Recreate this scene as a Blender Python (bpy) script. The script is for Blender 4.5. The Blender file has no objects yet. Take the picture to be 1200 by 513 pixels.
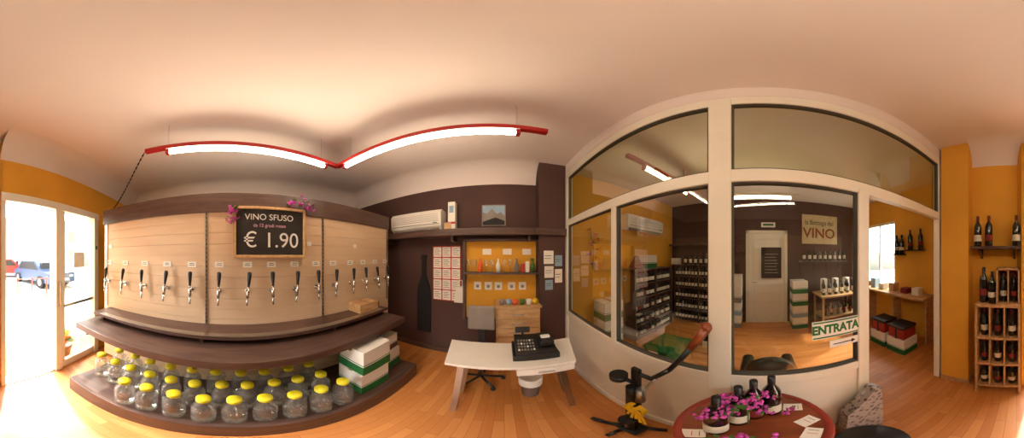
import bpy, bmesh, math, random
from mathutils import Vector, Matrix
random.seed(7)
R=math.radians
scene=bpy.context.scene
scene.view_settings.view_transform='Standard'
scene.view_settings.exposure=0.12

# ------------------------------------------------------------ materials
def lin(h):
    h=h.lstrip('#'); o=[]
    for i in (0,2,4):
        c=int(h[i:i+2],16)/255
        o.append(c/12.92 if c<=0.04045 else ((c+0.055)/1.055)**2.4)
    return (o[0],o[1],o[2],1)
MATS={}
def mat(name,hexc,rough=0.5,metal=0.0,var=0.12,scale=6.0,spec=0.5,coat=0):
    if name in MATS: return MATS[name]
    m=bpy.data.materials.new(name); m.use_nodes=True
    nt=m.node_tree; b=nt.nodes['Principled BSDF']
    c=lin(hexc)
    tc=nt.nodes.new('ShaderNodeTexCoord'); n=nt.nodes.new('ShaderNodeTexNoise')
    n.inputs['Scale'].default_value=scale; n.inputs['Detail'].default_value=4
    nt.links.new(tc.outputs['Object'],n.inputs['Vector'])
    r=nt.nodes.new('ShaderNodeValToRGB')
    r.color_ramp.elements[0].position=0.3; r.color_ramp.elements[1].position=0.7
    r.color_ramp.elements[0].color=(c[0]*(1-var),c[1]*(1-var),c[2]*(1-var),1)
    r.color_ramp.elements[1].color=(min(1,c[0]*(1+var)),min(1,c[1]*(1+var)),min(1,c[2]*(1+var)),1)
    nt.links.new(n.outputs['Fac'],r.inputs['Fac'])
    nt.links.new(r.outputs['Color'],b.inputs['Base Color'])
    b.inputs['Roughness'].default_value=rough; b.inputs['Metallic'].default_value=metal
    b.inputs['Specular IOR Level'].default_value=spec
    if coat: b.inputs['Coat Weight'].default_value=coat
    MATS[name]=m; return m
def wood(name,h1,h2,stretch=(1,12,12),scale=3.0,rough=0.45):
    m=bpy.data.materials.new(name); m.use_nodes=True
    nt=m.node_tree; b=nt.nodes['Principled BSDF']
    tc=nt.nodes.new('ShaderNodeTexCoord'); mp=nt.nodes.new('ShaderNodeMapping')
    mp.inputs['Scale'].default_value=stretch
    n=nt.nodes.new('ShaderNodeTexNoise'); n.inputs['Scale'].default_value=scale; n.inputs['Detail'].default_value=6
    n.inputs['Distortion'].default_value=0.6
    r=nt.nodes.new('ShaderNodeValToRGB')
    r.color_ramp.elements[0].position=0.32; r.color_ramp.elements[1].position=0.68
    r.color_ramp.elements[0].color=lin(h1); r.color_ramp.elements[1].color=lin(h2)
    nt.links.new(tc.outputs['Object'],mp.inputs['Vector']); nt.links.new(mp.outputs['Vector'],n.inputs['Vector'])
    nt.links.new(n.outputs['Fac'],r.inputs['Fac']); nt.links.new(r.outputs['Color'],b.inputs['Base Color'])
    b.inputs['Roughness'].default_value=rough
    MATS[name]=m; return m
def floor_mat():
    m=bpy.data.materials.new('parquet'); m.use_nodes=True
    nt=m.node_tree; b=nt.nodes['Principled BSDF']
    tc=nt.nodes.new('ShaderNodeTexCoord'); mp=nt.nodes.new('ShaderNodeMapping')
    mp.inputs['Rotation'].default_value=(0,0,R(90))
    br=nt.nodes.new('ShaderNodeTexBrick'); br.inputs['Scale'].default_value=1
    br.inputs['Brick Width'].default_value=0.5; br.inputs['Row Height'].default_value=0.065
    br.inputs['Mortar Size'].default_value=0.001; br.inputs['Color1'].default_value=lin('D48E4E')
    br.inputs['Color2'].default_value=lin('BE7436'); br.inputs['Mortar'].default_value=lin('8E5226')
    mp2=nt.nodes.new('ShaderNodeMapping'); mp2.inputs['Scale'].default_value=(18,1.5,1)
    n=nt.nodes.new('ShaderNodeTexNoise'); n.inputs['Scale'].default_value=4; n.inputs['Detail'].default_value=5
    mx=nt.nodes.new('ShaderNodeMix'); mx.data_type='RGBA'; mx.blend_type='MULTIPLY'; mx.inputs['Factor'].default_value=0.35
    r=nt.nodes.new('ShaderNodeValToRGB'); r.color_ramp.elements[0].color=(.5,.42,.35,1); r.color_ramp.elements[1].color=(1,1,1,1)
    nt.links.new(tc.outputs['Object'],mp.inputs['Vector']); nt.links.new(mp.outputs['Vector'],br.inputs['Vector'])
    nt.links.new(tc.outputs['Object'],mp2.inputs['Vector']); nt.links.new(mp2.outputs['Vector'],n.inputs['Vector'])
    nt.links.new(n.outputs['Fac'],r.inputs['Fac'])
    nt.links.new(br.outputs['Color'],mx.inputs['A']); nt.links.new(r.outputs['Color'],mx.inputs['B'])
    nt.links.new(mx.outputs['Result'],b.inputs['Base Color'])
    b.inputs['Roughness'].default_value=0.42
    MATS['parquet']=m; return m
def thin_glass(name,tint='FFFFFF',refl=0.08,rough=0.02,k=.25,dif=0):
    m=bpy.data.materials.new(name); m.use_nodes=True
    nt=m.node_tree; nt.nodes.clear()
    o=nt.nodes.new('ShaderNodeOutputMaterial'); mx=nt.nodes.new('ShaderNodeMixShader')
    t=nt.nodes.new('ShaderNodeBsdfTransparent'); g=nt.nodes.new('ShaderNodeBsdfGlossy')
    t.inputs['Color'].default_value=lin(tint); g.inputs['Roughness'].default_value=rough
    lw=nt.nodes.new('ShaderNodeLayerWeight'); lw.inputs['Blend'].default_value=0.35
    ma=nt.nodes.new('ShaderNodeMath'); ma.operation='MULTIPLY_ADD'; ma.inputs[1].default_value=k; ma.inputs[2].default_value=refl
    nt.links.new(lw.outputs['Fresnel'],ma.inputs[0])
    ma.use_clamp=True
    nt.links.new(ma.outputs[0],mx.inputs['Fac']); nt.links.new(t.outputs[0],mx.inputs[1]); nt.links.new(g.outputs[0],mx.inputs[2])
    out=mx.outputs[0]
    if dif:
        d=nt.nodes.new('ShaderNodeBsdfDiffuse'); d.inputs['Color'].default_value=(.95,.95,.9,1)
        m2=nt.nodes.new('ShaderNodeMixShader'); m2.inputs['Fac'].default_value=dif
        nt.links.new(out,m2.inputs[1]); nt.links.new(d.outputs[0],m2.inputs[2]); out=m2.outputs[0]
    nt.links.new(out,o.inputs['Surface'])
    MATS[name]=m; return m
def emis(name,hexc,s):
    m=bpy.data.materials.new(name); m.use_nodes=True; nt=m.node_tree; nt.nodes.clear()
    o=nt.nodes.new('ShaderNodeOutputMaterial'); e=nt.nodes.new('ShaderNodeEmission')
    e.inputs['Color'].default_value=lin(hexc); e.inputs['Strength'].default_value=s
    nt.links.new(e.outputs[0],o.inputs['Surface']); MATS[name]=m; return m

CEIL=mat('ceiling_plaster','E2D6CE',0.9,var=0.03,scale=1.5)
YEL=mat('ochre_plaster','E2A436',0.85,var=0.07,scale=2)
BRN=mat('brown_plaster','4E342E',0.8,var=0.08,scale=2)
CREAM=mat('white_frame_paint','E6DFCE',0.4,var=0.03)
DKWOOD=wood('dark_wood','46302A','60463A',(9,1,9),3,0.4)
DKWOODX=wood('dark_wood_x','46302A','60463A',(1,9,9),3,0.4)
PALE=wood('pale_slat','D0B08E','D9BC9A',(5,1,5),1.5,0.55)
TAN=wood('tan_wood','AE8050','CCA474',(9,2,9),3,0.5)
CABW=wood('cabinet_wood','BC9060','D4AE7A',(2,9,9),3,0.5)
FLOOR=floor_mat()
BLACK=mat('black_plastic','161616',0.4)
BLK2=mat('black_matte','0E0C0D',0.7)
BEAD=mat('rubber_bead','4A463E',0.7)
RED=mat('red_enamel','B01818',0.4)
METAL=mat('brushed_metal','B8B6B2',0.3,1.0,0.05)
CHROME=mat('chrome','D8D8D8',0.15,1.0,0.02)
WHITE=mat('white_plastic','EBE5DA',0.4,var=0.02)
DESKW=mat('desk_white','E8E2D6',0.4,var=0.03)
PAPER=mat('paper','EDE7DA',0.8,var=0.03)
INK=mat('ink_dark','2A2626',0.8)
GRN=mat('green_print','1E6B35',0.6)
CHALKB=mat('chalkboard','2A2420',0.85,var=0.25,scale=9)
CHALK=mat('chalk','E8E2DA',0.9)
PINKCH=mat('pink_chalk','D9A0B8',0.9)
BOTG=mat('bottle_glass_dark','0F100C',0.12,var=0.2,coat=0.5)
LABEL=mat('wine_label','DCD2BC',0.7)
LABR=mat('wine_label_red','7E2018',0.7)
CAPR=mat('capsule_red','5A1018',0.4)
YLID=mat('yellow_lid','DACC20',0.45)
PURP=mat('purple_petal','C84AAA',0.7,var=0.3,scale=30)
LEAF=mat('leaf_green','4C7A2C',0.6,var=0.3,scale=20)
ORNG=mat('orange_petal','E0622A',0.7)
GLASS=thin_glass('window_glass','F0F2EC',0.045)
TGLASS=thin_glass('transom_glass','D8DCB4',0.07)
JAR=thin_glass('jar_glass','FDFEFC',0.07,0.05,.5,.05)
TUBE=emis('fluorescent_tube','FFE9CC',46)
TUBE2=emis('fluorescent_tube_back','FFE9CC',28)
GREY=mat('grey_fabric','8A8078',0.8)
LBLUE=mat('light_blue_print','8FA8BC',0.7)
REDP=mat('red_print','B83A30',0.7)
REDB=mat('red_carton','A02E26',0.6)
YRIB=mat('yellow_ribbon','E3B516',0.5)
CONC=mat('pavement','D8D4CC',0.9,var=0.1,scale=3)
BARREL=wood('barrel_wood','6E3418','944A26',(6,1,1),3,0.35)
BARRIM=wood('barrel_rim','82281E','963424',(3,3,3),3,0.4)

# ------------------------------------------------------------ builder
class B:
    def __init__(s,name,M=None):
        s.name=name; s.bm=bmesh.new(); s.mats=[]; s.M=M
    def mi(s,m):
        if m not in s.mats: s.mats.append(m)
        return s.mats.index(m)
    def _fin(s,verts,m,smooth=False,M=None):
        if M is not None: bmesh.ops.transform(s.bm,matrix=M,verts=verts)
        i=s.mi(m); fs=set()
        for v in verts:
            for f in v.link_faces: fs.add(f)
        for f in fs: f.material_index=i; f.smooth=smooth
    def box(s,x0,x1,y0,y1,z0,z1,m,bev=0,M=None):
        r=bmesh.ops.create_cube(s.bm,size=1); v=r['verts']
        T=Matrix.Translation(((x0+x1)/2,(y0+y1)/2,(z0+z1)/2))@Matrix.Diagonal((abs(x1-x0),abs(y1-y0),abs(z1-z0),1))
        bmesh.ops.transform(s.bm,matrix=T,verts=v)
        if bev:
            es=set(e for a in v for e in a.link_edges)
            g=bmesh.ops.bevel(s.bm,geom=list(es),offset=bev,segments=2,affect='EDGES',profile=0.5)
            v=list(set(a for f in g['faces'] for a in f.verts)|set(a for a in v if a.is_valid))
        s._fin(v,m,False,M); return s
    def cyl(s,p0,p1,r0,m,r1=None,seg=12,cap=True):
        p0=Vector(p0);p1=Vector(p1); d=p1-p0; L=d.length
        if r1 is None: r1=r0
        r=bmesh.ops.create_cone(s.bm,cap_ends=cap,segments=seg,radius1=r0,radius2=r1,depth=L)
        q=Vector((0,0,1)).rotation_difference(d.normalized()).to_matrix().to_4x4()
        s._fin(r['verts'],m,True,Matrix.Translation((p0+p1)/2)@q)
        for v in r['verts']:
            for f in v.link_faces:
                if len(f.verts)>4: f.smooth=False
        return s
    def tube(s,pts,r,m,seg=8):
        for a,b in zip(pts[:-1],pts[1:]): s.cyl(a,b,r,m,seg=seg)
        for p in pts[1:-1]: s.sph(p,r*1.0,m,sub=1)
        return s
    def sph(s,c,r,m,sub=2,sc=(1,1,1),M=None):
        q=bmesh.ops.create_icosphere(s.bm,subdivisions=sub,radius=r)
        T=Matrix.Translation(c)@(M if M is not None else Matrix())@Matrix.Diagonal((sc[0],sc[1],sc[2],1))
        s._fin(q['verts'],m,True,T); return s
    def lathe(s,prof,c,m,seg=14,M=None):
        vs=[];rings=[]
        for r,z in prof:
            if r<1e-5:
                v=s.bm.verts.new((0,0,z)); rings.append([v]); vs.append(v)
            else:
                ring=[s.bm.verts.new((r*math.cos(2*math.pi*k/seg),r*math.sin(2*math.pi*k/seg),z)) for k in range(seg)]
                rings.append(ring); vs+=ring
        for a,b in zip(rings[:-1],rings[1:]):
            if len(a)==1 and len(b)==1: continue
            for k in range(seg):
                k2=(k+1)%seg
                if len(a)==1: s.bm.faces.new((a[0],b[k2],b[k]))
                elif len(b)==1: s.bm.faces.new((a[k],a[k2],b[0]))
                else: s.bm.faces.new((a[k],a[k2],b[k2],b[k]))
        T=Matrix.Translation(c)
        if M is not None: T=T@M
        s._fin(vs,m,True,T); return s
    def poly(s,pts,m):
        v=[s.bm.verts.new(p) for p in pts]; s.bm.faces.new(v); s._fin(v,m); return s
    def prism(s,pts2,axis,a0,a1,m,M=None):
        def P(u,v,w):
            return {'x':(w,u,v),'y':(u,w,v),'z':(u,v,w)}[axis]
        A=[s.bm.verts.new(P(u,v,a0)) for u,v in pts2]; C=[s.bm.verts.new(P(u,v,a1)) for u,v in pts2]
        s.bm.faces.new(A); s.bm.faces.new(C[::-1]); n=len(A)
        for k in range(n): s.bm.faces.new((A[k],C[k],C[(k+1)%n],A[(k+1)%n]))
        s._fin(A+C,m,False,M); return s
    def done(s,M=None):
        bmesh.ops.recalc_face_normals(s.bm,faces=s.bm.faces[:])
        me=bpy.data.meshes.new(s.name); s.bm.to_mesh(me); s.bm.free()
        for m in s.mats: me.materials.append(m)
        ob=bpy.data.objects.new(s.name,me); scene.collection.objects.link(ob)
        T=M if M is not None else s.M
        if T is not None: ob.matrix_world=T
        return ob
def inst(name,src,M):
    ob=bpy.data.objects.new(name,src.data); scene.collection.objects.link(ob); ob.matrix_world=M; return ob
def text(body,size,loc,rotz,m,parent,bold=0.0,ext=0.001,align='CENTER',M=None,sx=1.0):
    cu=bpy.data.curves.new('lettering','FONT'); cu.body=body; cu.size=size; cu.extrude=ext; cu.offset=bold
    cu.align_x=align; cu.align_y='CENTER'
    t=bpy.data.objects.new('lettering',cu); scene.collection.objects.link(t); cu.materials.append(m)
    T=Matrix.Translation(loc)@Matrix.Rotation(R(rotz),4,'Z')@Matrix.Rotation(R(90),4,'X')@Matrix.Diagonal((sx,1,1,1))
    if M is not None: T=M@T
    t.parent=parent; t.matrix_parent_inverse=parent.matrix_world.inverted(); t.matrix_world=T
    return t
BP=[(0,0),(.036,0),(.038,.008),(.038,.185),(.034,.205),(.017,.24),(.0145,.25),(.0145,.3),(0,.3)]
def bottle(b,x,y,z,sc=1.0,lab=None,cap=None,seg=12,l0=.05,l1=.14):
    S=Matrix.Diagonal((sc,sc,sc,1))
    b.lathe(BP,(x,y,z),BOTG,seg,S)
    b.lathe([(.0388,l0),(.0388,l1)],(x,y,z),lab or LABEL,seg,S)
    b.lathe([(.0155,.25),(.0158,.302),(0,.303)],(x,y,z),cap or CAPR,8,S)
def flowers(b,c,rad,n,m=PURP,leaf=True,sz=.014):
    c=Vector(c)
    for i in range(n):
        d=Vector((random.gauss(0,1),random.gauss(0,1),random.gauss(0,1))).normalized()*rad*random.uniform(.3,1)
        p=c+Vector((d.x,d.y,d.z*.8))
        for k in range(4):
            a=random.uniform(0,6.28)
            q=p+Vector((math.cos(a),math.sin(a),random.uniform(-.6,.6)))*sz
            b.sph(q,sz*random.uniform(.6,.9),m,1,(1,1,.5),Matrix.Rotation(a,4,'X'))
    if leaf:
        for i in range(n):
            a=random.uniform(0,6.28); l=rad*random.uniform(.8,1.4); t=random.uniform(-.5,.6)
            d=Vector((math.cos(a),math.sin(a),t)).normalized(); s=d.cross(Vector((0,0,1))).normalized()*l*.18
            p0=c+d*l*.3; p1=c+d*l*.7; p2=c+d*l
            b.poly([p0,p1+s,p2,p1-s],LEAF)
def carton(name,x0,x1,y0,y1,z0,z1,M=None,band=GRN):
    b=B(name,M); h=z1-z0
    b.box(x0,x1,y0,y1,z0,z1,WHITE,.003)
    e=.0015
    b.box(x0-e,x1+e,y0-e,y1+e,z0+.005,z0+h*.38,band)
    b.box(x0-e,x1+e,y0-e,y1+e,z0+h*.43,z0+h*.46,band)
    b.box((x0+x1)/2-.0015,(x0+x1)/2+.0015,y0,y1,z1-.0005,z1+.0012,INK)
    b.box((x0+x1)/2-.025,(x0+x1)/2+.025,y0,y1,z1-.0005,z1+.0008,TAN)
    return b.done()

# ------------------------------------------------------------ room shell
H=2.95
b=B('floor'); b.box(-3.0,3.85,-2.62,2.35,-.05,0,FLOOR); b.done()
b=B('ceiling'); b.box(-3.05,3.9,-2.75,2.4,H,H+.1,CEIL); b.done()
b=B('wall_west'); b.box(-3.02,-2.9,-2.5,2.35,0,H,BRN); b.done()
b=B('wall_north'); b.box(-2.9,.83,2.25,2.37,0,H,BRN); b.box(-.53,.47,2.243,2.25,.70,1.80,YEL); b.done()
b=B('wall_north_back'); b.box(.83,3.75,2.25,2.37,0,H,YEL); b.done()
b=B('wall_east'); b.box(3.75,3.87,-2.6,2.37,0,H,BRN); b.done()
b=B('wall_south_back')
b.box(.83,2.3,-2.62,-2.5,0,H,YEL); b.box(3.3,3.87,-2.62,-2.5,0,H,YEL)
b.box(2.3,3.3,-2.62,-2.5,0,.95,YEL); b.box(2.3,3.3,-2.62,-2.5,2.35,H,YEL); b.done()
b=B('window_1')
for x in (2.3,2.78,3.26): b.box(x,x+.04,-2.58,-2.52,.95,2.35,CREAM)
b.box(2.3,3.3,-2.58,-2.52,.95,1.0,CREAM); b.box(2.3,3.3,-2.58,-2.52,2.3,2.35,CREAM)
b.box(2.34,3.26,-2.552,-2.548,1.0,2.3,GLASS); b.done()
b=B('wall_south'); b.box(-.08,.5,-1.82,-1.70,0,H,YEL); b.done()
b=B('wall_column'); b.box(.47,.77,-1.82,-1.55,0,H,YEL); b.box(.77,.83,-2.62,-1.64,0,H,YEL); b.done()
dx,dy=-.958,-.2873
MD=Matrix(((dx,.2873,0,-.08),(dy,-.958,0,-1.574),(0,0,1,0),(0,0,0,1)))
b=B('wall_entrance',MD)
b.box(-.02,3.1,0,.14,2.24,H,YEL); b.box(1.46,3.1,0,.14,0,2.24,YEL); b.box(-.03,.02,0,.3,0,H,YEL)
b.done()
b=B('door_1',MD)
b.box(.0,.05,-.02,.1,0,2.18,CREAM,.004)
b.box(.66,.76,-.03,.1,0,2.2,CREAM,.004)
b.box(.0,1.5,-.025,.1,2.16,2.25,CREAM,.004)
b.box(1.38,1.47,-.03,.1,0,2.2,CREAM,.004)
b.box(.76,1.38,0,.06,0,.12,CREAM,.004); b.box(.76,.82,0,.06,.1,2.18,CREAM,.004)
b.box(.76,1.38,0,.06,.95,.99,METAL,.004)
b.box(.82,1.38,.025,.031,.12,2.16,GLASS)
b.box(.05,.66,-.0,.12,0,.015,METAL)
b.cyl((.70,-.06,1.0),(.70,-.06,1.3),.012,METAL)
b.cyl((.70,-.06,1.0),(.70,-.02,1.0),.008,METAL); b.cyl((.70,-.06,1.3),(.70,-.02,1.3),.008,METAL)
b.box(1.40,1.44,-.034,-.03,1.7,1.75,GRN); b.box(1.0,1.2,.02,.024,1.45,1.65,PAPER)
b.done()
b=B('wall_pillar'); b.box(.44,.80,2.03,2.25,0,H,BRN); b.done()
def cove(name,M,L,z0=2.66,z1=2.95,dep=.26,start=0,m=CEIL):
    b=B(name,M); n=8; pr=[]
    for k in range(n+1):
        a=math.pi/2*k/n
        pr.append((dep*(1-math.cos(a)),z0+(z1-z0)*math.sin(a)))
    vs0=[b.bm.verts.new((start,u+.001,v)) for u,v in pr]; vs1=[b.bm.verts.new((L,u+.001,v)) for u,v in pr]
    for k in range(n): b.bm.faces.new((vs0[k],vs1[k],vs1[k+1],vs0[k+1]))
    b._fin(vs0+vs1,m,True); return b.done()
cove('trim_1',Matrix.Translation((-2.9,2.25,0))@Matrix.Rotation(R(180),4,'Z')@Matrix.Diagonal((-1,1,1,1)),3.7)
cove('trim_2',Matrix.Translation((-2.9,-2.5,0))@Matrix.Rotation(R(90),4,'Z')@Matrix.Diagonal((1,-1,1,1)),4.75)
cove('trim_3',MD@Matrix.Diagonal((1,-1,1,1)),3.0)
cove('trim_4',Matrix.Translation((-.08,-1.70,0)),.55)
b=B('baseboard_north'); b.box(-2.9,.44,2.235,2.25,0,.09,DKWOODX); b.done()
b=B('baseboard_east'); b.box(3.735,3.75,-2.5,2.25,0,.1,DKWOOD); b.done()
b=B('baseboard_south'); b.box(-.05,.47,-1.70,-1.688,0,.07,TAN); b.box(.47,.77,-1.55,-1.54,0,.07,TAN); b.box(.46,.47,-1.7,-1.54,0,.07,TAN); b.done()

# ------------------------------------------------------------ glazed partition X=.8
b=B('window_2')
X0,X1=.80,.86
def fr(y0,y1,z0,z1,e=0): b.box(X0-e,X1+e,y0,y1,z0,z1,CREAM,.006)
fr(1.95,2.03,0,2.78,.004)
fr(.985,1.04,.85,2.0,.004); fr(.145,.265,0,2.78,.004); fr(-.63,-.55,0,2.03,.004); fr(-1.64,-1.55,0,2.78,.004)
fr(-1.64,2.03,2.0,2.08); fr(-1.64,2.03,2.70,2.80); fr(-.63,2.03,.80,.87)
b.box(.815,.845,-.6,2.0,.05,.82,CREAM); fr(-.63,2.03,0,.07)
b.box(.80,.86,-1.64,2.03,2.80,H,CEIL)
for (y0,y1,z0,z1) in ((1.04,1.95,.87,2.0),(.265,.985,.87,2.0),(-.55,.145,.87,2.0),(.265,1.95,2.08,2.70),(-1.55,.145,2.08,2.70)):
    w=.008
    for a in ((y0,y0+w,z0,z1),(y1-w,y1,z0,z1),(y0,y1,z0,z0+w),(y0,y1,z1-w,z1)):
        b.box(.81,.85,*a,BEAD)
    g=TGLASS if z0>2.05 else GLASS
    b.poly([(.83,y0,z0),(.83,y1,z0),(.83,y1,z1),(.83,y0,z1)],g)
b.done()

# ------------------------------------------------------------ tap unit (rotated 4.5 deg)
MT=Matrix.Rotation(R(4.5),4,'Z')
b=B('slatted_display_panel',MT)
b.box(-1.53,-1.475,-1.51,1.97,.2,2.0,TAN)
for k in range(18):
    z=.21+k*.1
    b.box(-1.475,-1.45,-1.505,1.965,z,z+.098,PALE)
b.box(-1.55,-1.43,-1.51,1.97,2.0,2.19,DKWOOD,.004)
for y in (-1.46,-.26,.857,1.93):
    b.box(-1.452,-1.440,y-.011,y+.011,.96,2.18,METAL)
    z=.98
    while z<2.16:
        b.box(-1.441,-1.4385,y-.003,y+.003,z,z+.018,BLK2); z+=.04
b.done()
b=B('display_plinth',MT); b.box(-1.475,-.80,-1.3,1.62,.0,.2,DKWOOD,.004); b.box(-1.44,-.82,-1.28,1.6,.2,.203,DKWOOD); b.done()
b=B('tasting_counter',MT)
b.box(-1.45,-.95,-1.42,1.62,.80,.87,DKWOOD,.005)
b.box(-1.45,-1.18,-1.40,1.60,.925,.955,DKWOOD,.004)
for y in (-1.3,-.26,.857,1.55):
    b.box(-1.45,-1.0,y-.012,y+.012,.74,.80,DKWOOD); b.box(-1.45,-1.22,y-.012,y+.012,.87,.93,DKWOOD)
b.box(-1.24,-1.18,-1.3,1.5,.957,.962,METAL)
b.done()
tb=B('wine_tap')
tb.cyl((0,0,0),(.015,0,0),.022,CHROME,seg=16); tb.cyl((.01,0,0),(.07,0,0),.011,CHROME)
tb.cyl((.07,0,-.05),(.07,0,.03),.015,CHROME); tb.cyl((.07,0,-.05),(.078,0,-.12),.009,CHROME)
tb.cyl((.07,0,.03),(.07,0,.05),.009,CHROME)
tb.lathe([(0,0),(.010,.0),(.014,.04),(.020,.10),(.018,.125),(0,.132)],(.07,0,.045),BLACK,12,Matrix.Rotation(R(-6),4,'Y'))
ys=[-1.42,-1.16,-.90,-.645,-.397,-.145,.106,.324,.548,.777,.985,1.226,1.435,1.66,1.88]
t0=None
for i,y in enumerate(ys):
    M=MT@Matrix.Translation((-1.45,y,1.29))@Matrix.Rotation(R(random.uniform(-6,6)),4,'X')
    if t0 is None: t0=tb.done(M)
    else: inst('wine_tap.%03d'%i,t0,M)
b=B('price_cards',MT)
for y in ys:
    b.box(-1.45,-1.444,y-.04,y+.04,1.50,1.55,PAPER); b.box(-1.4445,-1.443,y-.025,y+.025,1.515,1.52,INK); b.box(-1.4445,-1.443,y-.02,y+.02,1.53,1.535,INK)
for y in (-1.40,.70,1.30): b.box(-1.45,-1.444,y-.025,y+.025,1.70,1.74,PAPER)
b.done()
b=B('chalkboard_sign',MT)
b.box(-1.43,-1.405,.0,.62,1.60,2.03,CHALKB)
for a in ((-.02,.64,1.585,1.61),(-.02,.64,2.02,2.045),(-.02,.005,1.585,2.045),(.615,.64,1.585,2.045)): b.box(-1.435,-1.39,*a,CABW,.003)
cb=b.done()
text('VINO SFUSO',.078,(-1.402,.30,1.945),90,CHALK,cb,M=MT)
text('da 12 gradi rosso',.042,(-1.402,.30,1.87),90,PINKCH,cb,M=MT)
text('\u20ac 1.90',.19,(-1.402,.32,1.735),90,CHALK,cb,M=MT)
b=B('flower_garland',MT)
flowers(b,(-1.37,-.02,2.0),.06,18); flowers(b,(-1.37,-.03,1.92),.05,10); flowers(b,(-1.37,.50,2.08),.05,8); flowers(b,(-1.37,.65,2.06),.06,14)
flowers(b,(-1.37,.56,2.11),.09,5)
b.done()
jb=B('glass_jar')
jb.lathe([(0,.002),(.068,.002),(.074,.02),(.075,.18),(.070,.215),(.042,.25),(.038,.27),(.038,.285)],(0,0,0),JAR,20)
jb.lathe([(.043,.280),(.046,.283),(.046,.308),(.040,.314),(0,.314)],(0,0,0),YLID,16)
jb.lathe([(.0765,.06),(.0765,.064)],(0,0,0),JAR,20); jb.lathe([(.0765,.16),(.0765,.165)],(0,0,0),JAR,20)
jb.tube([(.04,0,.255),(.078,0,.25),(.088,0,.20),(.076,0,.14)],.006,JAR,6)
j0=None; n=0
rows=[(-.90,[-.72+.178*k for k in range(9)]),(-1.08,[-1.16+.178*k for k in range(11)]),(-1.27,[-1.1+.19*k for k in range(10)])]
for X,L in rows:
    for y in L:
        M=MT@Matrix.Translation((X+random.uniform(-.012,.012),y+random.uniform(-.008,.008),.204))@Matrix.Rotation(random.uniform(0,6.28),4,'Z')
        if j0 is None: j0=jb.done(M)
        else: n+=1; inst('glass_jar.%03d'%n,j0,M)
carton('wine_carton',-1.17,-.88,.86,1.20,.204,.48,MT)
carton('wine_carton',-1.17,-.87,.87,1.21,.484,.76,MT)
carton('wine_carton',-1.3,-1.0,1.24,1.58,.204,.46,MT,GRN)
carton('wine_carton',-1.3,-1.02,1.26,1.56,.464,.66,MT,DKWOOD)
b=B('cardboard_box',MT); b.box(-1.44,-1.25,1.2,1.5,.956,1.06,TAN,.003); b.box(-1.44,-1.25,1.345,1.352,1.06,1.062,DKWOOD)
b.box(-1.40,-1.3,1.51,1.58,.956,1.02,LABR,.003); b.done()

# ------------------------------------------------------------ ceiling light tracks
def track(name,p0,p1,m=RED,tfrac=(.12,.9),z=2.60,T=TUBE):
    p0=Vector((p0[0],p0[1],z)); p1=Vector((p1[0],p1[1],z)); L=(p1-p0).length
    a=math.atan2(p1.y-p0.y,p1.x-p0.x); M=Matrix.Translation(p0)@Matrix.Rotation(a,4,'Z')
    b=B(name,M)
    b.box(0,L,-.022,.022,.0,.045,m,.004)
    t0,t1=tfrac[0]*L,tfrac[1]*L
    b.box(t0-.02,t1+.02,-.022,.022,-.008,.0,WHITE)
    b.cyl((t0,0,-.04),(t1,0,-.04),.018,T,seg=12)
    for t in (t0-.01,t1+.01): b.box(t-.014,t+.014,-.02,.02,-.06,0,m)
    for t in (.12*L,.88*L): b.cyl((t,0,.045),(t,0,H-z),.002,METAL,seg=6)
    return b.done()
track('pendant_light_track',(-1.11,-.81),(-1.43,.87))
track('pendant_light_track',(-1.43,.87),(.28,1.04),tfrac=(.08,.88))
track('pendant_light_track',(.98,1.05),(2.2,1.04),tfrac=(.2,.95),T=TUBE2)
track('pendant_light_track',(2.55,.55),(2.55,-.6),WHITE,T=TUBE2)
b=B('hanging_chain')
P0=Vector((-1.11,-.82,2.62)); P1=Vector((-1.49,-1.72,2.2)); n=48
for k in range(n):
    u=k/n; v=(k+1)/n
    f=lambda t: P0.lerp(P1,t)-Vector((0,0,.10*math.sin(math.pi*t)))
    b.cyl(f(u),f(v),.008 if k%2 else .004,BLK2,seg=6)
b.done()

# ------------------------------------------------------------ north wall things
b=B('wall_shelf'); b.box(-1.95,.44,2.0,2.25,1.87,1.96,DKWOODX,.004); b.box(.40,.80,1.98,2.03,1.87,1.96,DKWOODX,.004)
for x in (-1.8,-.7,.3): b.box(x,x+.03,2.05,2.25,1.8,1.87,DKWOODX)
b.done()
def aircon(name,x0,x1,z0,yb=2.25):
    b=B(name); z1=z0+.29
    b.prism([(yb,z0+.02),(yb-.14,z0),(yb-.2,z0+.05),(yb-.21,z0+.24),(yb-.17,z1),(yb,z1)],'x',x0,x1,WHITE)
    b.box(x0+.03,x1-.03,yb-.2115,yb-.19,z0+.075,z0+.08,INK)
    b.box(x0+.05,x1-.05,yb-.19,yb-.14,z0+.004,z0+.03,GREY)
    for k in range(5): b.box(x0+.04,x1-.04,yb-.212,yb-.205,z0+.12+k*.025,z0+.123+k*.025,GREY)
    b.box(x1-.12,x1-.06,yb-.213,yb-.2,z0+.09,z0+.1,GRN)
    return b.done()
aircon('air_conditioner',-1.70,-.84,1.975)
aircon('air_conditioner',1.95,3.0,2.08)
b=B('wine_gift_box'); b.box(-.75,-.65,2.08,2.18,1.96,2.36,PAPER,.003); b.box(-.752,-.648,2.079,2.09,2.04,2.07,REDP)
b.box(-.73,-.67,2.078,2.08,2.2,2.3,LBLUE); b.done()
b=B('paper_bag_small'); b.box(-.80,-.70,2.06,2.07,1.96,2.06,TAN); b.done()
b=B('landscape_photo_print'); b.box(-.31,.02,2.235,2.25,2.02,2.33,GREY); b.box(-.295,.005,2.233,2.236,2.035,2.315,LBLUE)
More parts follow.
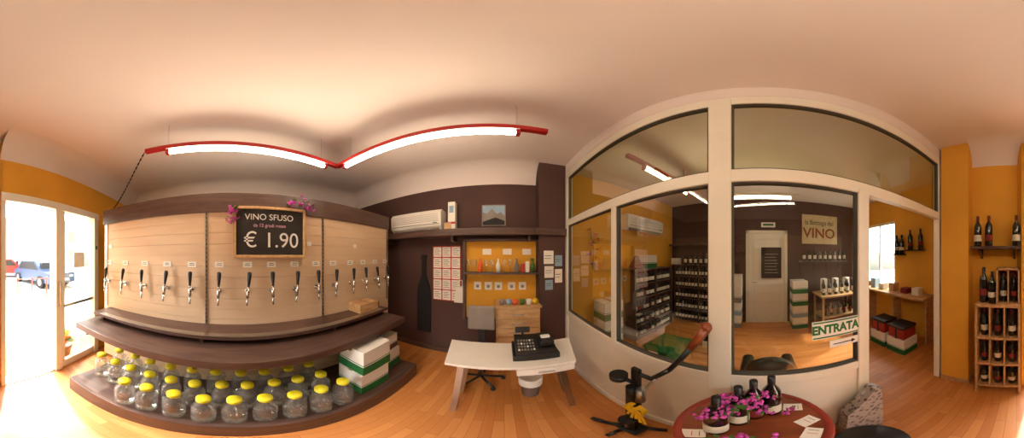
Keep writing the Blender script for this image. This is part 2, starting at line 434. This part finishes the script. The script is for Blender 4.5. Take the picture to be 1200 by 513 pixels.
b.prism([(-.295,2.035),(.005,2.035),(.005,2.16),(-.05,2.22),(-.1,2.19),(-.17,2.27),(-.24,2.2),(-.295,2.22)],'y',2.230,2.234,GREY)
b.prism([(-.295,2.035),(.005,2.035),(.005,2.09),(-.12,2.14),(-.295,2.08)],'y',2.228,2.231,INK); b.done()
b=B('bottle_cutout')
pr=[(.11,.0),(.115,.05),(.115,.68),(.10,.78),(.045,.92),(.035,1.0),(.035,1.2),(.045,1.2),(.045,1.27)]
pts=[(-1.2+x,.35+z) for x,z in pr]+[(-1.2-x,.35+z) for x,z in pr[::-1]]
b.prism(pts,'y',2.22,2.25,BLK2)
b.done()
b=B('price_list_board')
b.box(-1.05,-.61,2.24,2.25,.93,1.75,REDP)
for i in range(3):
    for j in range(5):
        x=-1.035+i*.143; z=.945+j*.161
        b.box(x,x+.125,2.236,2.24,z,z+.145,PAPER)
        for k in range(4): b.box(x+.015,x+.11-.02*(k%2),2.2345,2.236,z+.03+k*.027,z+.036+k*.027,INK if k else REDP)
b.done()
b=B('notice_papers')
for (x,z,w,h,m) in ((.50,1.50,.13,.17,PAPER),(.65,1.47,.1,.14,LBLUE),(.51,1.32,.12,.15,PAPER),(.65,1.25,.1,.18,PAPER),(.52,1.16,.1,.13,LBLUE)):
    b.box(x,x+w,2.022,2.03,z,z+h,m); b.box(x+.01,x+w-.02,2.0205,2.022,z+h*.6,z+h*.64,INK); b.box(x+.01,x+w-.03,2.0205,2.022,z+h*.4,z+h*.43,INK)
b.done()
b=B('niche_shelf'); b.box(-.53,.44,2.08,2.243,1.36,1.385,DKWOODX,.003); b.box(-.56,-.53,2.15,2.25,.7,1.82,DKWOOD); b.box(-.56,.44,2.15,2.25,1.80,1.83,DKWOODX)
b.done()
b=B('shelf_glassware')
for k in range(9):
    x=-.48+k*.08
    if k%3==2: b.lathe([(0,0),(.03,0),(.032,.1),(.012,.14),(.012,.18),(0,.18)],(x,2.14,1.386),(ORNG,PAPER,GREY)[k//3],12)
    else: b.lathe([(0,0),(.03,0),(.005,.008),(.005,.07),(.028,.10),(.033,.14),(.026,.17)],(x,2.16,1.386),JAR,12)
b.box(.22,.27,2.13,2.18,1.386,1.5,REDP,.003); b.box(.28,.33,2.13,2.18,1.386,1.53,PAPER,.003); b.done()
b=B('spray_bottle'); b.lathe([(0,0),(.03,0),(.03,.1),(.012,.13),(.012,.16),(0,.16)],(.38,2.16,1.386),LEAF,12); b.box(.35,.40,2.15,2.17,1.54,1.57,LEAF); b.done()
b=B('wall_cards')
for x in (-.42,-.27,-.13,.05,.2):
    b.box(x,x+.1,2.235,2.243,1.13,1.24,PAPER,.002); b.box(x+.03,x+.07,2.233,2.236,1.16,1.2,GREY)
for x in (-.3,-.02,.25): b.box(x,x+.12,2.238,2.243,1.62,1.7,PAPER)
b.done()
b=B('drawer_cabinet')
b.box(-.10,.43,1.92,2.235,.04,.96,CABW,.004); b.box(-.12,.45,1.90,2.24,.96,.985,CABW,.004); b.box(-.08,.41,1.95,2.22,0,.04,BLK2)
for k in range(7):
    z=.06+k*.128
    b.box(-.08,.41,1.905,1.92,z,z+.118,CABW,.004); b.cyl((.1,1.885,z+.06),(.23,1.885,z+.06),.006,METAL)
    for x in (.1,.23): b.cyl((x,1.885,z+.06),(x,1.905,z+.06),.005,METAL)
b.done()
b=B('cup_collection')
for x,m in ((-.03,GREY),(.05,LBLUE),(.13,ORNG),(.22,LEAF),(.30,PAPER),(.38,YRIB)):
    b.lathe([(0,0),(.026,0),(.034,.07),(.031,.07),(.024,.006)],(x,2.0,.985),m,14)
    b.tube([(x+.03,2.0,1.04),(x+.048,2.0,1.035),(x+.045,2.0,1.01),(x+.03,2.0,1.005)],.004,m,6)
b.done()
b=B('paper_shopping_bag')
b.prism([(-.69,.94),(-.53,.94),(-.55,1.17),(-.66,1.17)],'y',2.16,2.235,PAPER); b.tube([(-.64,2.16,1.16),(-.63,2.19,1.26),(-.58,2.19,1.26),(-.57,2.16,1.16)],.005,PAPER,6)
b.done()
b=B('desk_chair')
b.box(-.40,-.10,1.74,1.79,.74,1.04,GREY,.02); b.box(-.42,-.06,1.50,1.80,.44,.50,GREY,.02)
b.box(-.29,-.21,1.78,1.80,.46,.8,BLACK,.004)
b.cyl((-.24,1.64,.12),(-.24,1.64,.44),.025,METAL)
for k in range(5):
    a=k*1.2566+.3; e=(-.24+.24*math.cos(a),1.64+.2*math.sin(a),.06)
    b.cyl((-.24,1.64,.12),e,.015,BLACK); b.sph((e[0],e[1],.03),.03,BLACK,1)
b.done()
b=B('office_desk')
top=[(-.40,1.04),(.49,1.04),(.60,1.44),(-.48,1.44)]
b.prism(top,'z',.725,.75,DESKW)
b.box(.08,.485,1.05,1.30,.645,.725,DESKW,.004); b.box(.09,.475,1.042,1.05,.652,.718,DESKW,.003); b.cyl((.22,1.03,.685),(.33,1.03,.685),.005,METAL)
b.box(-.35,.45,1.38,1.395,.60,.725,DESKW)
for (x,y,xb,yb) in ((-.30,1.10,-.36,1.09),(-.30,1.34,-.38,1.38),(.40,1.12,.50,1.12),(.42,1.34,.54,1.38)):
    b.prism([(-.024,0),(.024,0),(.024,.02),(-.024,.02)],'z',0,1,METAL,
      Matrix(((1,0,x-xb,xb),(0,1,y-yb,yb),(0,0,.725,0),(0,0,0,1))))
b.box(-.32,-.28,1.10,1.36,.69,.725,METAL); b.box(.39,.43,1.12,1.36,.60,.645,METAL)
b.done()
b=B('cash_register')
b.box(.06,.40,1.12,1.38,.75,.81,BLACK,.006)
b.prism([(1.13,.81),(1.13,.83),(1.28,.89),(1.36,.89),(1.36,.81)],'x',.08,.38,BLACK)
for i in range(6):
    for j in range(4):
        y=1.15+j*.031; z=.834+ (y-1.13)*.4+.003
        b.box(.10+i*.022,.113+i*.022,y,y+.018,z-.005,z+.005,WHITE if (i*3+j)%5==0 else GREY,.002)
b.box(.26,.37,1.16,1.34,.86,.91,BLACK,.01); b.box(.28,.35,1.22,1.26,.905,.925,PAPER)
b.cyl((.15,1.34,.88),(.15,1.34,.93),.01,BLACK); b.box(.09,.21,1.33,1.36,.92,.97,BLACK,.004); b.box(.1,.2,1.328,1.331,.93,.96,INK)
b.done()
b=B('waste_bin')
b.lathe([(0,.002),(.075,.002),(.1,.28),(.104,.28),(.1,.27),(.072,.01),(0,.01)],(.23,1.42,0),GREY,20)
b.lathe([(.106,.20),(.109,.285),(.1,.31),(.09,.26),(.06,.2),(0,.2)],(.23,1.42,0),PAPER,20); b.done()

# ------------------------------------------------------------ barrel table with bottles
BC=(.50,.02)
b=B('barrel_table')
b.lathe([(0,.0),(.185,.0),(.205,.12),(.222,.3),(.226,.4),(.222,.5),(.205,.68),(.19,.77),(0,.77)],(BC[0],BC[1],0),BARREL,32)
for z,r in ((.05,.195),(.22,.219),(.56,.2205),(.72,.20)):
    b.lathe([(r+.0,z),(r+.004,z),(r+.003,z+.035),(r-.001,z+.035)],(BC[0],BC[1],0),METAL,32)
b.lathe([(0,.77),(.235,.77),(.24,.78),(.24,.80),(.235,.806),(.215,.806),(.213,.800),(0,.80)],(BC[0],BC[1],0),BARRIM,40)
b.lathe([(0,.8012),(.212,.8012)],(BC[0],BC[1],0),BARREL,40)
b.done()
def place(r,px):
    a=R((px-892)*.3); return r*math.cos(a),-r*math.sin(a)
for i,(r,px,lab) in enumerate(((.57,905,LABEL),(.54,884,LABR),(.50,866,LABEL),(.44,840,LABEL))):
    x,y=place(r,px); b=B('wine_bottle' if i==0 else 'wine_bottle.%03d'%i); bottle(b,0,0,0,.93,lab,BLACK,20,l0=.03,l1=.10)
    flowers(b,(-.03,.02,.19),.03,6,PURP,False,.010)
    b.done(Matrix.Translation((x,y,.802)))
b=B('flower_sprig')
for r,px,z,rd,nn in ((.46,853,1.0,.055,20),(.48,877,1.0,.04,12),(.36,850,.84,.04,8),(.37,872,.84,.035,4),(.52,895,.90,.04,5),(.56,924,.83,.035,3),(.38,905,.82,.03,2)):
    x,y=place(r,px); flowers(b,(x,y,z),rd,nn,PURP,True,.012)
for r,px,z in ((.46,853,1.0),(.48,877,1.0)):
    x,y=place(r,px); b.cyl((x,y,.803),(x,y,z),.004,LEAF,seg=6)
b.done()
b=B('tasting_cards')
for r,px,a in ((.42,812,20),(.60,930,-10),(.50,947,30),(.42,953,60)):
    x,y=place(r,px); M=Matrix.Translation((x,y,.803))@Matrix.Rotation(R(a),4,'Z')
    b.box(-.025,.025,-.035,.035,0,.001,PAPER,0,M); b.box(-.015,.015,-.02,-.018,.001,.0015,INK,0,M); b.box(-.015,.015,.0,.002,.001,.0015,REDP,0,M)
b.done()

# ------------------------------------------------------------ floor corker
b=B('floor_corking_machine')
b.tube([(.50,.93,.02),(.52,.84,.05),(.57,.74,.06),(.63,.64,.05),(.70,.52,.02)],.018,BLACK)
b.tube([(.44,.70,.02),(.52,.70,.05),(.60,.69,.055),(.70,.74,.02)],.016,BLACK)
b.box(.54,.66,.60,.76,.03,.06,BLACK,.01)
b.box(.605,.635,.64,.70,.05,.86,BLACK,.006); b.box(.565,.58,.64,.70,.05,.60,BLACK,.005)
b.cyl((.56,.68,.24),(.56,.68,.26),.05,BLACK,seg=20)
b.cyl((.56,.68,.10),(.56,.68,.24),.012,METAL)
b.cyl((.57,.76,.74),(.57,.76,.78),.055,BLACK,seg=20); b.cyl((.57,.76,.76),(.61,.68,.72),.015,BLACK)
b.cyl((.57,.66,.60),(.57,.66,.72),.03,BLACK)
b.cyl((.60,.62,.56),(.60,.62,.70),.03,METAL)
bmesh.ops.translate(b.bm,vec=(.03,-.05,0),verts=b.bm.verts[:])
b.tube([(.65,.62,.82),(.67,.53,.80),(.69,.43,.92),(.72,.33,1.10)],.016,BLACK)
b.cyl((.72,.33,1.10),(.742,.25,1.24),.024,BARREL,.028)
b.tube([(.65,.59,.62),(.67,.50,.82)],.01,METAL)
b.sph((.74,.255,1.235),.03,BARREL,2)
b.done()
b=B('ribbon_bow')
for s_ in (-1,1):
    for a in range(6):
        t0_=a/6*math.pi; t1_=(a+1)/6*math.pi
        q=lambda t:(.55,.53+s_*.055*math.sin(t)+s_*.01,.60+.045*math.cos(t)-.045)
        p,w_=q(t0_),q(t1_)
        b.poly([(p[0]-.015,p[1],p[2]),(p[0]+.02,p[1],p[2]),(w_[0]+.02,w_[1],w_[2]),(w_[0]-.015,w_[1],w_[2])],YRIB)
b.sph((.552,.53,.555),.018,YRIB,2)
for k in range(5):
    y=.50+.016*k; b.prism([(y-.008,.55),(y+.008,.55),(y+.03*(k-2)*.6+.01,.40-.02*(k%2)),(y+.03*(k-2)*.6-.01,.41-.02*(k%2))],'x',.545+.005*k,.547+.005*k,YRIB)
b.done()

PAT=bpy.data.materials.new('patterned_fabric'); PAT.use_nodes=True
nt=PAT.node_tree; vo=nt.nodes.new('ShaderNodeTexVoronoi'); vo.inputs['Scale'].default_value=28
rr=nt.nodes.new('ShaderNodeValToRGB'); rr.color_ramp.elements[0].color=lin('4A4244'); rr.color_ramp.elements[1].color=lin('A89C94'); rr.color_ramp.elements[0].position=.2; rr.color_ramp.elements[1].position=.5
tc=nt.nodes.new('ShaderNodeTexCoord'); nt.links.new(tc.outputs['Object'],vo.inputs['Vector']); nt.links.new(vo.outputs['Distance'],rr.inputs['Fac']); nt.links.new(rr.outputs['Color'],nt.nodes['Principled BSDF'].inputs['Base Color'])
b=B('patterned_tote_bag')
b.prism([(-.66,0),(-.40,0),(-.42,.38),(-.60,.62),(-.65,.60)],'x',.70,.785,PAT)
b.tube([(.74,-.44,.37),(.72,-.46,.5),(.73,-.55,.62)],.007,PAT,6); b.done()
b=B('black_stool')
b.lathe([(0,.36),(.12,.36),(.14,.375),(.14,.41),(.12,.425),(0,.43)],(.44,-.36,0),BLACK,24)
for a in (45,135,225,315):
    b.cyl((.44+.09*math.cos(R(a)),-.36+.09*math.sin(R(a)),.37),(.44+.13*math.cos(R(a)),-.36+.13*math.sin(R(a)),0),.012,BLACK)
b.done()

# ------------------------------------------------------------ signs on glass
b=B('entrance_sign'); b.box(.790,.795,-.54,-.26,1.125,1.24,WHITE,.001)
b.box(.7885,.7905,-.535,-.265,1.13,1.138,GRN); b.box(.7885,.7905,-.535,-.265,1.227,1.235,GRN)
es=b.done(); text('ENTRATA',.075,(.7885,-.40,1.1825),-90,GRN,es,bold=.003,sx=.85)
b=B('arrow_sign'); b.box(.790,.795,-.54,-.36,1.05,1.10,WHITE,.001); b.box(.788,.791,-.50,-.38,1.072,1.077,INK)
b.prism([(-.52,1.0745),(-.495,1.088),(-.495,1.061)],'x',.788,.791,INK); b.done()

# ------------------------------------------------------------ south wall: shelf and wine rack
b=B('wine_shelf'); b.box(-.04,.44,-1.70,-1.50,1.67,1.695,DKWOODX,.003)
for x in (.02,.36): b.prism([(-1.70,1.67),(-1.70,1.57),(-1.53,1.67)],'x',x-.012,x+.012,DKWOODX)
b.done()
b=B('shelf_wine_bottles')
for x in (.38,.27,.0): bottle(b,x,-1.58,1.695,1.02,LABR if x==.27 else LABEL,l0=.05,l1=.11)
b.done()
b=B('wine_rack')
for z in (.12,.46,.79,1.13): b.box(-.03,.37,-1.69,-1.42,z,z+.025,TAN,.003)
for x in (-.035,.35): b.box(x,x+.02,-1.69,-1.42,0,1.155,TAN,.003)
for x in (.10,.23): b.box(x,x+.012,-1.69,-1.42,.12,1.13,TAN)
b.box(-.02,.36,-1.695,-1.685,.12,1.13,DKWOOD)
for j,z in enumerate((.145,.485,.815)):
    for i,x in enumerate((.04,.17,.295)): bottle(b,x,-1.50,z,.95,LABR if (i+j)%2 else LABEL,l0=.06,l1=.12)
b.done()
b=B('wooden_wine_crate')
b.box(-.03,.18,-1.66,-1.44,1.155,1.17,TAN)
b.box(-.03,.18,-1.66,-1.645,1.155,1.49,TAN)
for x in (-.03,.165): b.box(x,x+.015,-1.66,-1.44,1.155,1.49,TAN)
b.box(-.03,.18,-1.66,-1.44,1.475,1.49,TAN); b.box(.068,.078,-1.66,-1.44,1.17,1.475,TAN)
bottle(b,.025,-1.53,1.17,.95,LABR,l0=.06,l1=.11); bottle(b,.12,-1.53,1.17,.95,LABEL,l0=.06,l1=.11); b.done()
b=B('wine_bottle.004'); bottle(b,0,0,0,1.12,LABR,BLACK,20,l0=.06,l1=.12); b.done(Matrix.Translation((.31,-1.53,1.156)))
b=B('wine_bottle.005'); bottle(b,0,0,0,1.0,LABEL,BLACK,20,l0=.06,l1=.11); b.done(Matrix.Translation((.225,-1.50,1.156)))

# ------------------------------------------------------------ back room
def rack(name,x0,x1,y0,y1,h,rows,n,axis,face):
    b=B(name)
    for k in range(rows+1):
        z=.06+k*(h-.06)/rows; b.box(x0,x1,y0,y1,z-.02,z,DKWOODX)
    if axis=='x':
        b.box(x0,x0+.02,y0,y1,0,h,DKWOODX); b.box(x1-.02,x1,y0,y1,0,h,DKWOODX); b.box((x0+x1)/2-.01,(x0+x1)/2+.01,y0,y1,0,h,DKWOODX); b.box(x0,x1,y1-.01,y1,0,h,BLK2)
    else:
        b.box(x0,x1,y0,y0+.02,0,h,DKWOODX); b.box(x0,x1,y1-.02,y1,0,h,DKWOODX); b.box(x0,x1,(y0+y1)/2-.01,(y0+y1)/2+.01,0,h,DKWOODX); b.box(x1-.01,x1,y0,y1,0,h,BLK2)
    sp=(h-.06)/rows; sc=min(1.0,(sp-.03)/.3)
    for k in range(rows):
        z=.062+k*sp
        for i in range(n):
            if axis=='x': bottle(b,x0+.06+(x1-x0-.12)*i/(n-1),y0+.06,z,sc,random.choice((LABEL,LABEL,PAPER,LABR)),None,8)
            else: bottle(b,x0+.06,y0+.06+(y1-y0-.12)*i/(n-1),z,sc,random.choice((LABEL,LABEL,PAPER)),None,8)
    return b.done()
rack('back_wine_rack',1.98,3.15,1.9,2.22,1.36,5,14,'x',0)
rack('back_wine_rack',3.40,3.72,.72,2.0,1.40,5,15,'y',0)
b=B('rack_top_bottles')
for k in range(8): bottle(b,3.5,.82+k*.13,1.40,.95,LABEL,None,8)
b.box(3.45,3.6,1.9,2.1,1.40,1.55,PAPER,.003); b.done()
b=B('back_shelf_board'); b.box(3.5,3.75,.7,2.2,1.86,1.90,DKWOOD,.003)
b.done()
b=B('straw_cone_hat'); b.lathe([(.0,.26),(.03,.24),(.10,.12),(.15,.03),(.12,.03),(.12,.001),(0,.001)],(2.15,2.05,1.36),BARREL,20); b.done()
carton('wine_carton',2.35,2.65,1.95,2.2,1.362,1.62)
for k in range(3): carton('wine_carton',1.35,1.70,1.9,2.2,.0+.3*k+.001,.295+.3*k,band=(BLK2,GRN,GRN)[k])
b=B('hanging_vine'); 
for k in range(9): flowers(b,(1.30+random.uniform(-.14,.14),2.17,2.0-k*.07),.06,3,PURP if k%2 else ORNG)
b.tube([(1.3,2.22,2.05),(1.28,2.18,1.9),(1.33,2.17,1.7),(1.3,2.17,1.4)],.005,LEAF,6); b.done()
b=B('green_floor_mat'); b.box(1.5,2.6,.9,1.65,0,.012,GRN,.004); b.done()
b=B('green_storage_box'); b.box(1.5,1.95,.98,1.3,.012,.36,GRN,.01); b.box(1.48,1.97,.96,1.32,.36,.39,GRN,.008); b.box(1.47,1.5,1.08,1.2,.3,.36,WHITE,.004); b.done()
b=B('door_2')
b.box(3.725,3.75,-.55,.26,0,2.12,WHITE,.004)
b.box(3.70,3.75,-.62,-.55,0,2.18,CREAM,.004); b.box(3.70,3.75,.26,.33,0,2.18,CREAM,.004); b.box(3.70,3.75,-.62,.33,2.12,2.19,CREAM,.004)
for z0,z1 in ((.15,.95),(1.05,2.0)):
    for a in ((-.45,.16,z0,z0+.02),(-.45,.16,z1-.02,z1),(-.45,-.43,z0,z1),(.14,.16,z0,z1)): b.box(3.715,3.726,*a,CREAM,.003)
b.cyl((3.69,.19,1.0),(3.725,.19,1.0),.012,METAL); b.cyl((3.69,.19,1.0),(3.69,.08,1.0),.01,METAL); b.done()
b=B('menu_chalkboard'); b.box(3.69,3.714,-.48,-.02,1.10,1.80,CHALKB); 
for k in range(7): b.box(3.687,3.69,-.40+.02*(k%3),-.1,1.22+k*.07,1.227+k*.07,CHALK)
b.done()
b=B('exit_sign'); b.box(3.71,3.75,-.34,-.02,2.27,2.38,WHITE,.003); b.box(3.707,3.71,-.3,-.06,2.30,2.35,GRN); b.done()
b=B('shop_banner'); b.box(3.735,3.75,-1.9,-.98,1.9,2.62,mat('parchment','C8B48C',0.9)); sb=b.done()
text('la Bottega del',.17,(3.733,-1.42,2.42),-90,INK,sb,sx=.8); text('VINO',.34,(3.733,-1.42,2.15),-90,BARREL,sb,bold=.006)
b=B('back_bottle_shelf'); b.box(3.5,3.75,-2.1,-.9,1.46,1.49,DKWOOD,.003)
for k in range(9): bottle(b,3.62,-1.0-k*.13,1.49,.95,LABEL,None,8)
b.done()
for k in range(4): carton('wine_carton',3.25,3.6,-.98,-.66,.27*k+.001,.27*k+.265,band=(GRN,LBLUE,GRN,GRN)[k])
for k in range(4): carton('wine_carton',3.35,3.68,.40,.66,.3*k+.001,.3*k+.295,band=(GREY,LBLUE,GREY,PAPER)[k])
b=B('display_table'); b.box(2.9,3.5,-2.1,-1.15,.76,.80,TAN,.004); b.box(2.95,3.45,-2.05,-1.2,.3,.33,TAN,.004)
for x in (2.95,3.45):
    for y in (-2.05,-1.2): b.box(x-.02,x+.02,y-.02,y+.02,0,.76,TAN)
b.done()
b=B('table_wine_display')
for i,y in enumerate((-1.25,-1.38,-1.52,-1.66,-1.8,-1.95)):
    bottle(b,3.05,y,.80,1,LABEL,None,8); bottle(b,3.2,y-.05,.80,1,LABR if i%2 else LABEL,None,8)
    if i%2: b.box(3.3,3.42,y-.06,y+.06,.80,1.1,PAPER,.004)
for y in (-1.3,-1.45,-1.6,-1.75,-1.9): bottle(b,3.1,y,.33,1,LABR,None,8); bottle(b,3.25,y-.06,.33,1,LABEL,None,8)
b.done()
ARM=mat('dark_leather','2A2E20',0.35)
b=B('leather_armchair')
b.box(1.20,1.62,-.20,.06,.10,.40,ARM,.04); b.box(1.05,1.19,-.25,.11,.10,.66,ARM,.05)
b.sph((1.12,-.07,.64),.16,ARM,3,(.6,1.15,.95))
b.box(1.12,1.6,-.31,-.20,.1,.52,ARM,.04); b.box(1.12,1.6,.06,.17,.1,.52,ARM,.04)
for x in (1.14,1.56):
    for y in (-.22,.08): b.cyl((x,y,0),(x,y,.12),.02,DKWOOD)
b.done()
b=B('wooden_crate_small'); b.box(1.02,1.24,.30,.46,.78,.80,TAN)
for z in (.81,.87):
    b.box(1.02,1.03,.30,.46,z,z+.05,TAN); b.box(1.23,1.24,.30,.46,z,z+.05,TAN); b.box(1.02,1.24,.30,.31,z,z+.05,TAN); b.box(1.02,1.24,.45,.46,z,z+.05,TAN)
for x in (1.03,1.21):
    for y in (.31,.43): b.box(x,x+.02,y,y+.02,.78,.93,TAN)
bottle(b,1.12,.38,.80,1,LABEL,None,8); b.done()
b=B('crate_side_table'); b.box(.98,1.3,.27,.50,.74,.78,TAN,.004)
for x in (1.01,1.27):
    for y in (.30,.47): b.box(x-.02,x+.02,y-.02,y+.02,0,.74,TAN)
b.done()
b=B('service_counter'); b.box(1.35,2.9,-2.48,-2.1,.88,.92,TAN,.004)
for x in (1.38,2.1,2.84): b.box(x,x+.03,-2.46,-2.24,0,.88,TAN)
b.done()
b=B('counter_goods')
for x,m,h in ((1.55,PAPER,.12),(1.8,LABR,.1),(2.1,TAN,.16),(2.4,PAPER,.12),(2.65,LBLUE,.2)): b.box(x,x+.14,-2.4,-2.25,.921,.92+h,m,.004)
b.done()
for k,x in enumerate((1.45,1.85)):
    carton('wine_carton',x,x+.34,-2.08,-1.76,.001,.28)
    b=B('red_gift_box'); b.box(x+.02,x+.32,-2.06,-1.78,.285,.50,REDB,.004); b.box(x+.15,x+.19,-2.065,-1.775,.285,.503,BLACK)
    b.box(x+.01,x+.33,-2.07,-1.77,.46,.505,BLACK,.003); b.done()
b=B('wall_bottle_holder')
b.box(1.55,1.95,-2.5,-2.38,1.70,1.72,BLK2); b.box(2.0,2.25,-2.5,-2.38,1.62,1.64,BLK2)
for x in (1.62,1.85): bottle(b,x,-2.43,1.72,1.25,LABR,BLK2,8,l0=.06,l1=.11)
for x in (2.06,2.19): bottle(b,x,-2.43,1.64,1.25,LABEL,BLK2,8,l0=.06,l1=.11)
b.done()

# ------------------------------------------------------------ outside
b=B('street_ground'); b.box(-14,14,-26,-2.65,-.12,-.02,CONC); b.box(-3,-.08,-2.65,-1.6,-.12,-.02,CONC); b.box(-14,14,-14,-6,-.03,-.015,mat('asphalt','B0ACA4',0.9)); b.done()
FAC=mat('facade','DCD2BA',0.9,scale=1)
b=B('street_building'); b.box(-14,14,-26,-22,-.02,7,FAC)
for i in range(10):
    for j in range(2): b.box(-12+i*2.6,-10.9+i*2.6,-22.02,-21.95,.9+j*2.8,2.5+j*2.8,mat('shutter','B8B0A0',.8))
b.done()
def car(name,M,m):
    b=B(name,M)
    b.prism([(-2.0,.3),(-2.0,.75),(-1.5,.85),(-.9,1.35),(.7,1.38),(1.3,.9),(2.0,.78),(2.05,.3)],'x',-.82,.82,m)
    b.prism([(-1.3,.88),(-.85,1.28),(.65,1.3),(1.1,.9)],'x',-.83,.83,BLACK)
    b.box(-.7,.7,1.05,1.22,.92,1.28,BLACK,.02)
    for x in (-.78,.78):
        for y in (-1.3,1.3):
            b.cyl((x-.1,y,.31),(x+.1,y,.31),.31,BLK2,seg=18); b.cyl((x-.105,y,.31),(x+.105,y,.31),.17,METAL,seg=12)
    for x in (-.6,.6): b.sph((x,2.0,.62),.12,CHROME,2,(1.3,.5,.7))
    b.box(-.4,.4,2.02,2.07,.42,.52,WHITE)
    return b.done()
car('parked_car',Matrix.Translation((-2.8,-9.2,-.015))@Matrix.Rotation(R(15),4,'Z'),mat('blue_car_paint','3A4A66',0.3))
car('parked_car.001',Matrix.Translation((-.9,-13.2,-.015))@Matrix.Rotation(R(80),4,'Z'),mat('red_car_paint','8E2018',0.3))
b=B('bollard_row')
for k in range(5): b.cyl((-.3-k*.5,-5.2,-.02),(-.3-k*.5,-5.2,.9),.025,BARREL); 
b.cyl((-.3,-5.2,.85),(-2.3,-5.2,.85),.015,BARREL); b.done()
b=B('doormat',MD); b.box(.12,.60,.25,.50,-.02,-.008,CREAM,.002)
for k in range(5): b.box(.17+k*.08,.20+k*.08,.32,.42,-.008,-.006,GREY)
b.done()
b=B('potted_flowers')
b.lathe([(0,0),(.1,0),(.13,.2),(.14,.2),(.14,.23),(.12,.23),(.1,.19),(0,.19)],(-.98,-2.12,-.02),BARREL,20); flowers(b,(-.98,-2.12,.33),.15,22,ORNG,True,.026); flowers(b,(-.98,-2.12,.42),.13,20,YRIB,True,.026); b.done()

# ------------------------------------------------------------ lights and world
w=bpy.data.worlds.new('World'); scene.world=w; w.use_nodes=True; nt=w.node_tree
bg=nt.nodes['Background']; sk=nt.nodes.new('ShaderNodeTexSky'); sk.sky_type='NISHITA'; sk.sun_disc=False; sk.sun_elevation=R(45); sk.sun_rotation=R(170)
sk.air_density=1; sk.dust_density=4
hs=nt.nodes.new('ShaderNodeHueSaturation'); hs.inputs['Saturation'].default_value=.3
nt.links.new(sk.outputs[0],hs.inputs['Color']); nt.links.new(hs.outputs[0],bg.inputs['Color']); bg.inputs['Strength'].default_value=2.0
sl=bpy.data.lights.new('sun','SUN'); sl.energy=8; sl.angle=R(2); so=bpy.data.objects.new('sun',sl); scene.collection.objects.link(so)
so.rotation_euler=Vector((.10,.62,-.78)).to_track_quat('-Z','Y').to_euler()

# ------------------------------------------------------------ camera
cd=bpy.data.cameras.new('panorama_camera'); cam=bpy.data.objects.new('panorama_camera',cd); scene.collection.objects.link(cam)
cd.type='PANO'
cd.panorama_type='EQUIRECTANGULAR'
cd.longitude_min=-math.pi; cd.longitude_max=math.pi
cd.latitude_min=R(-63.9); cd.latitude_max=R(90)
cam.location=(0,0,1.6); cam.rotation_euler=(R(90),0,R(-2.7)); cd.clip_start=.01
scene.camera=cam
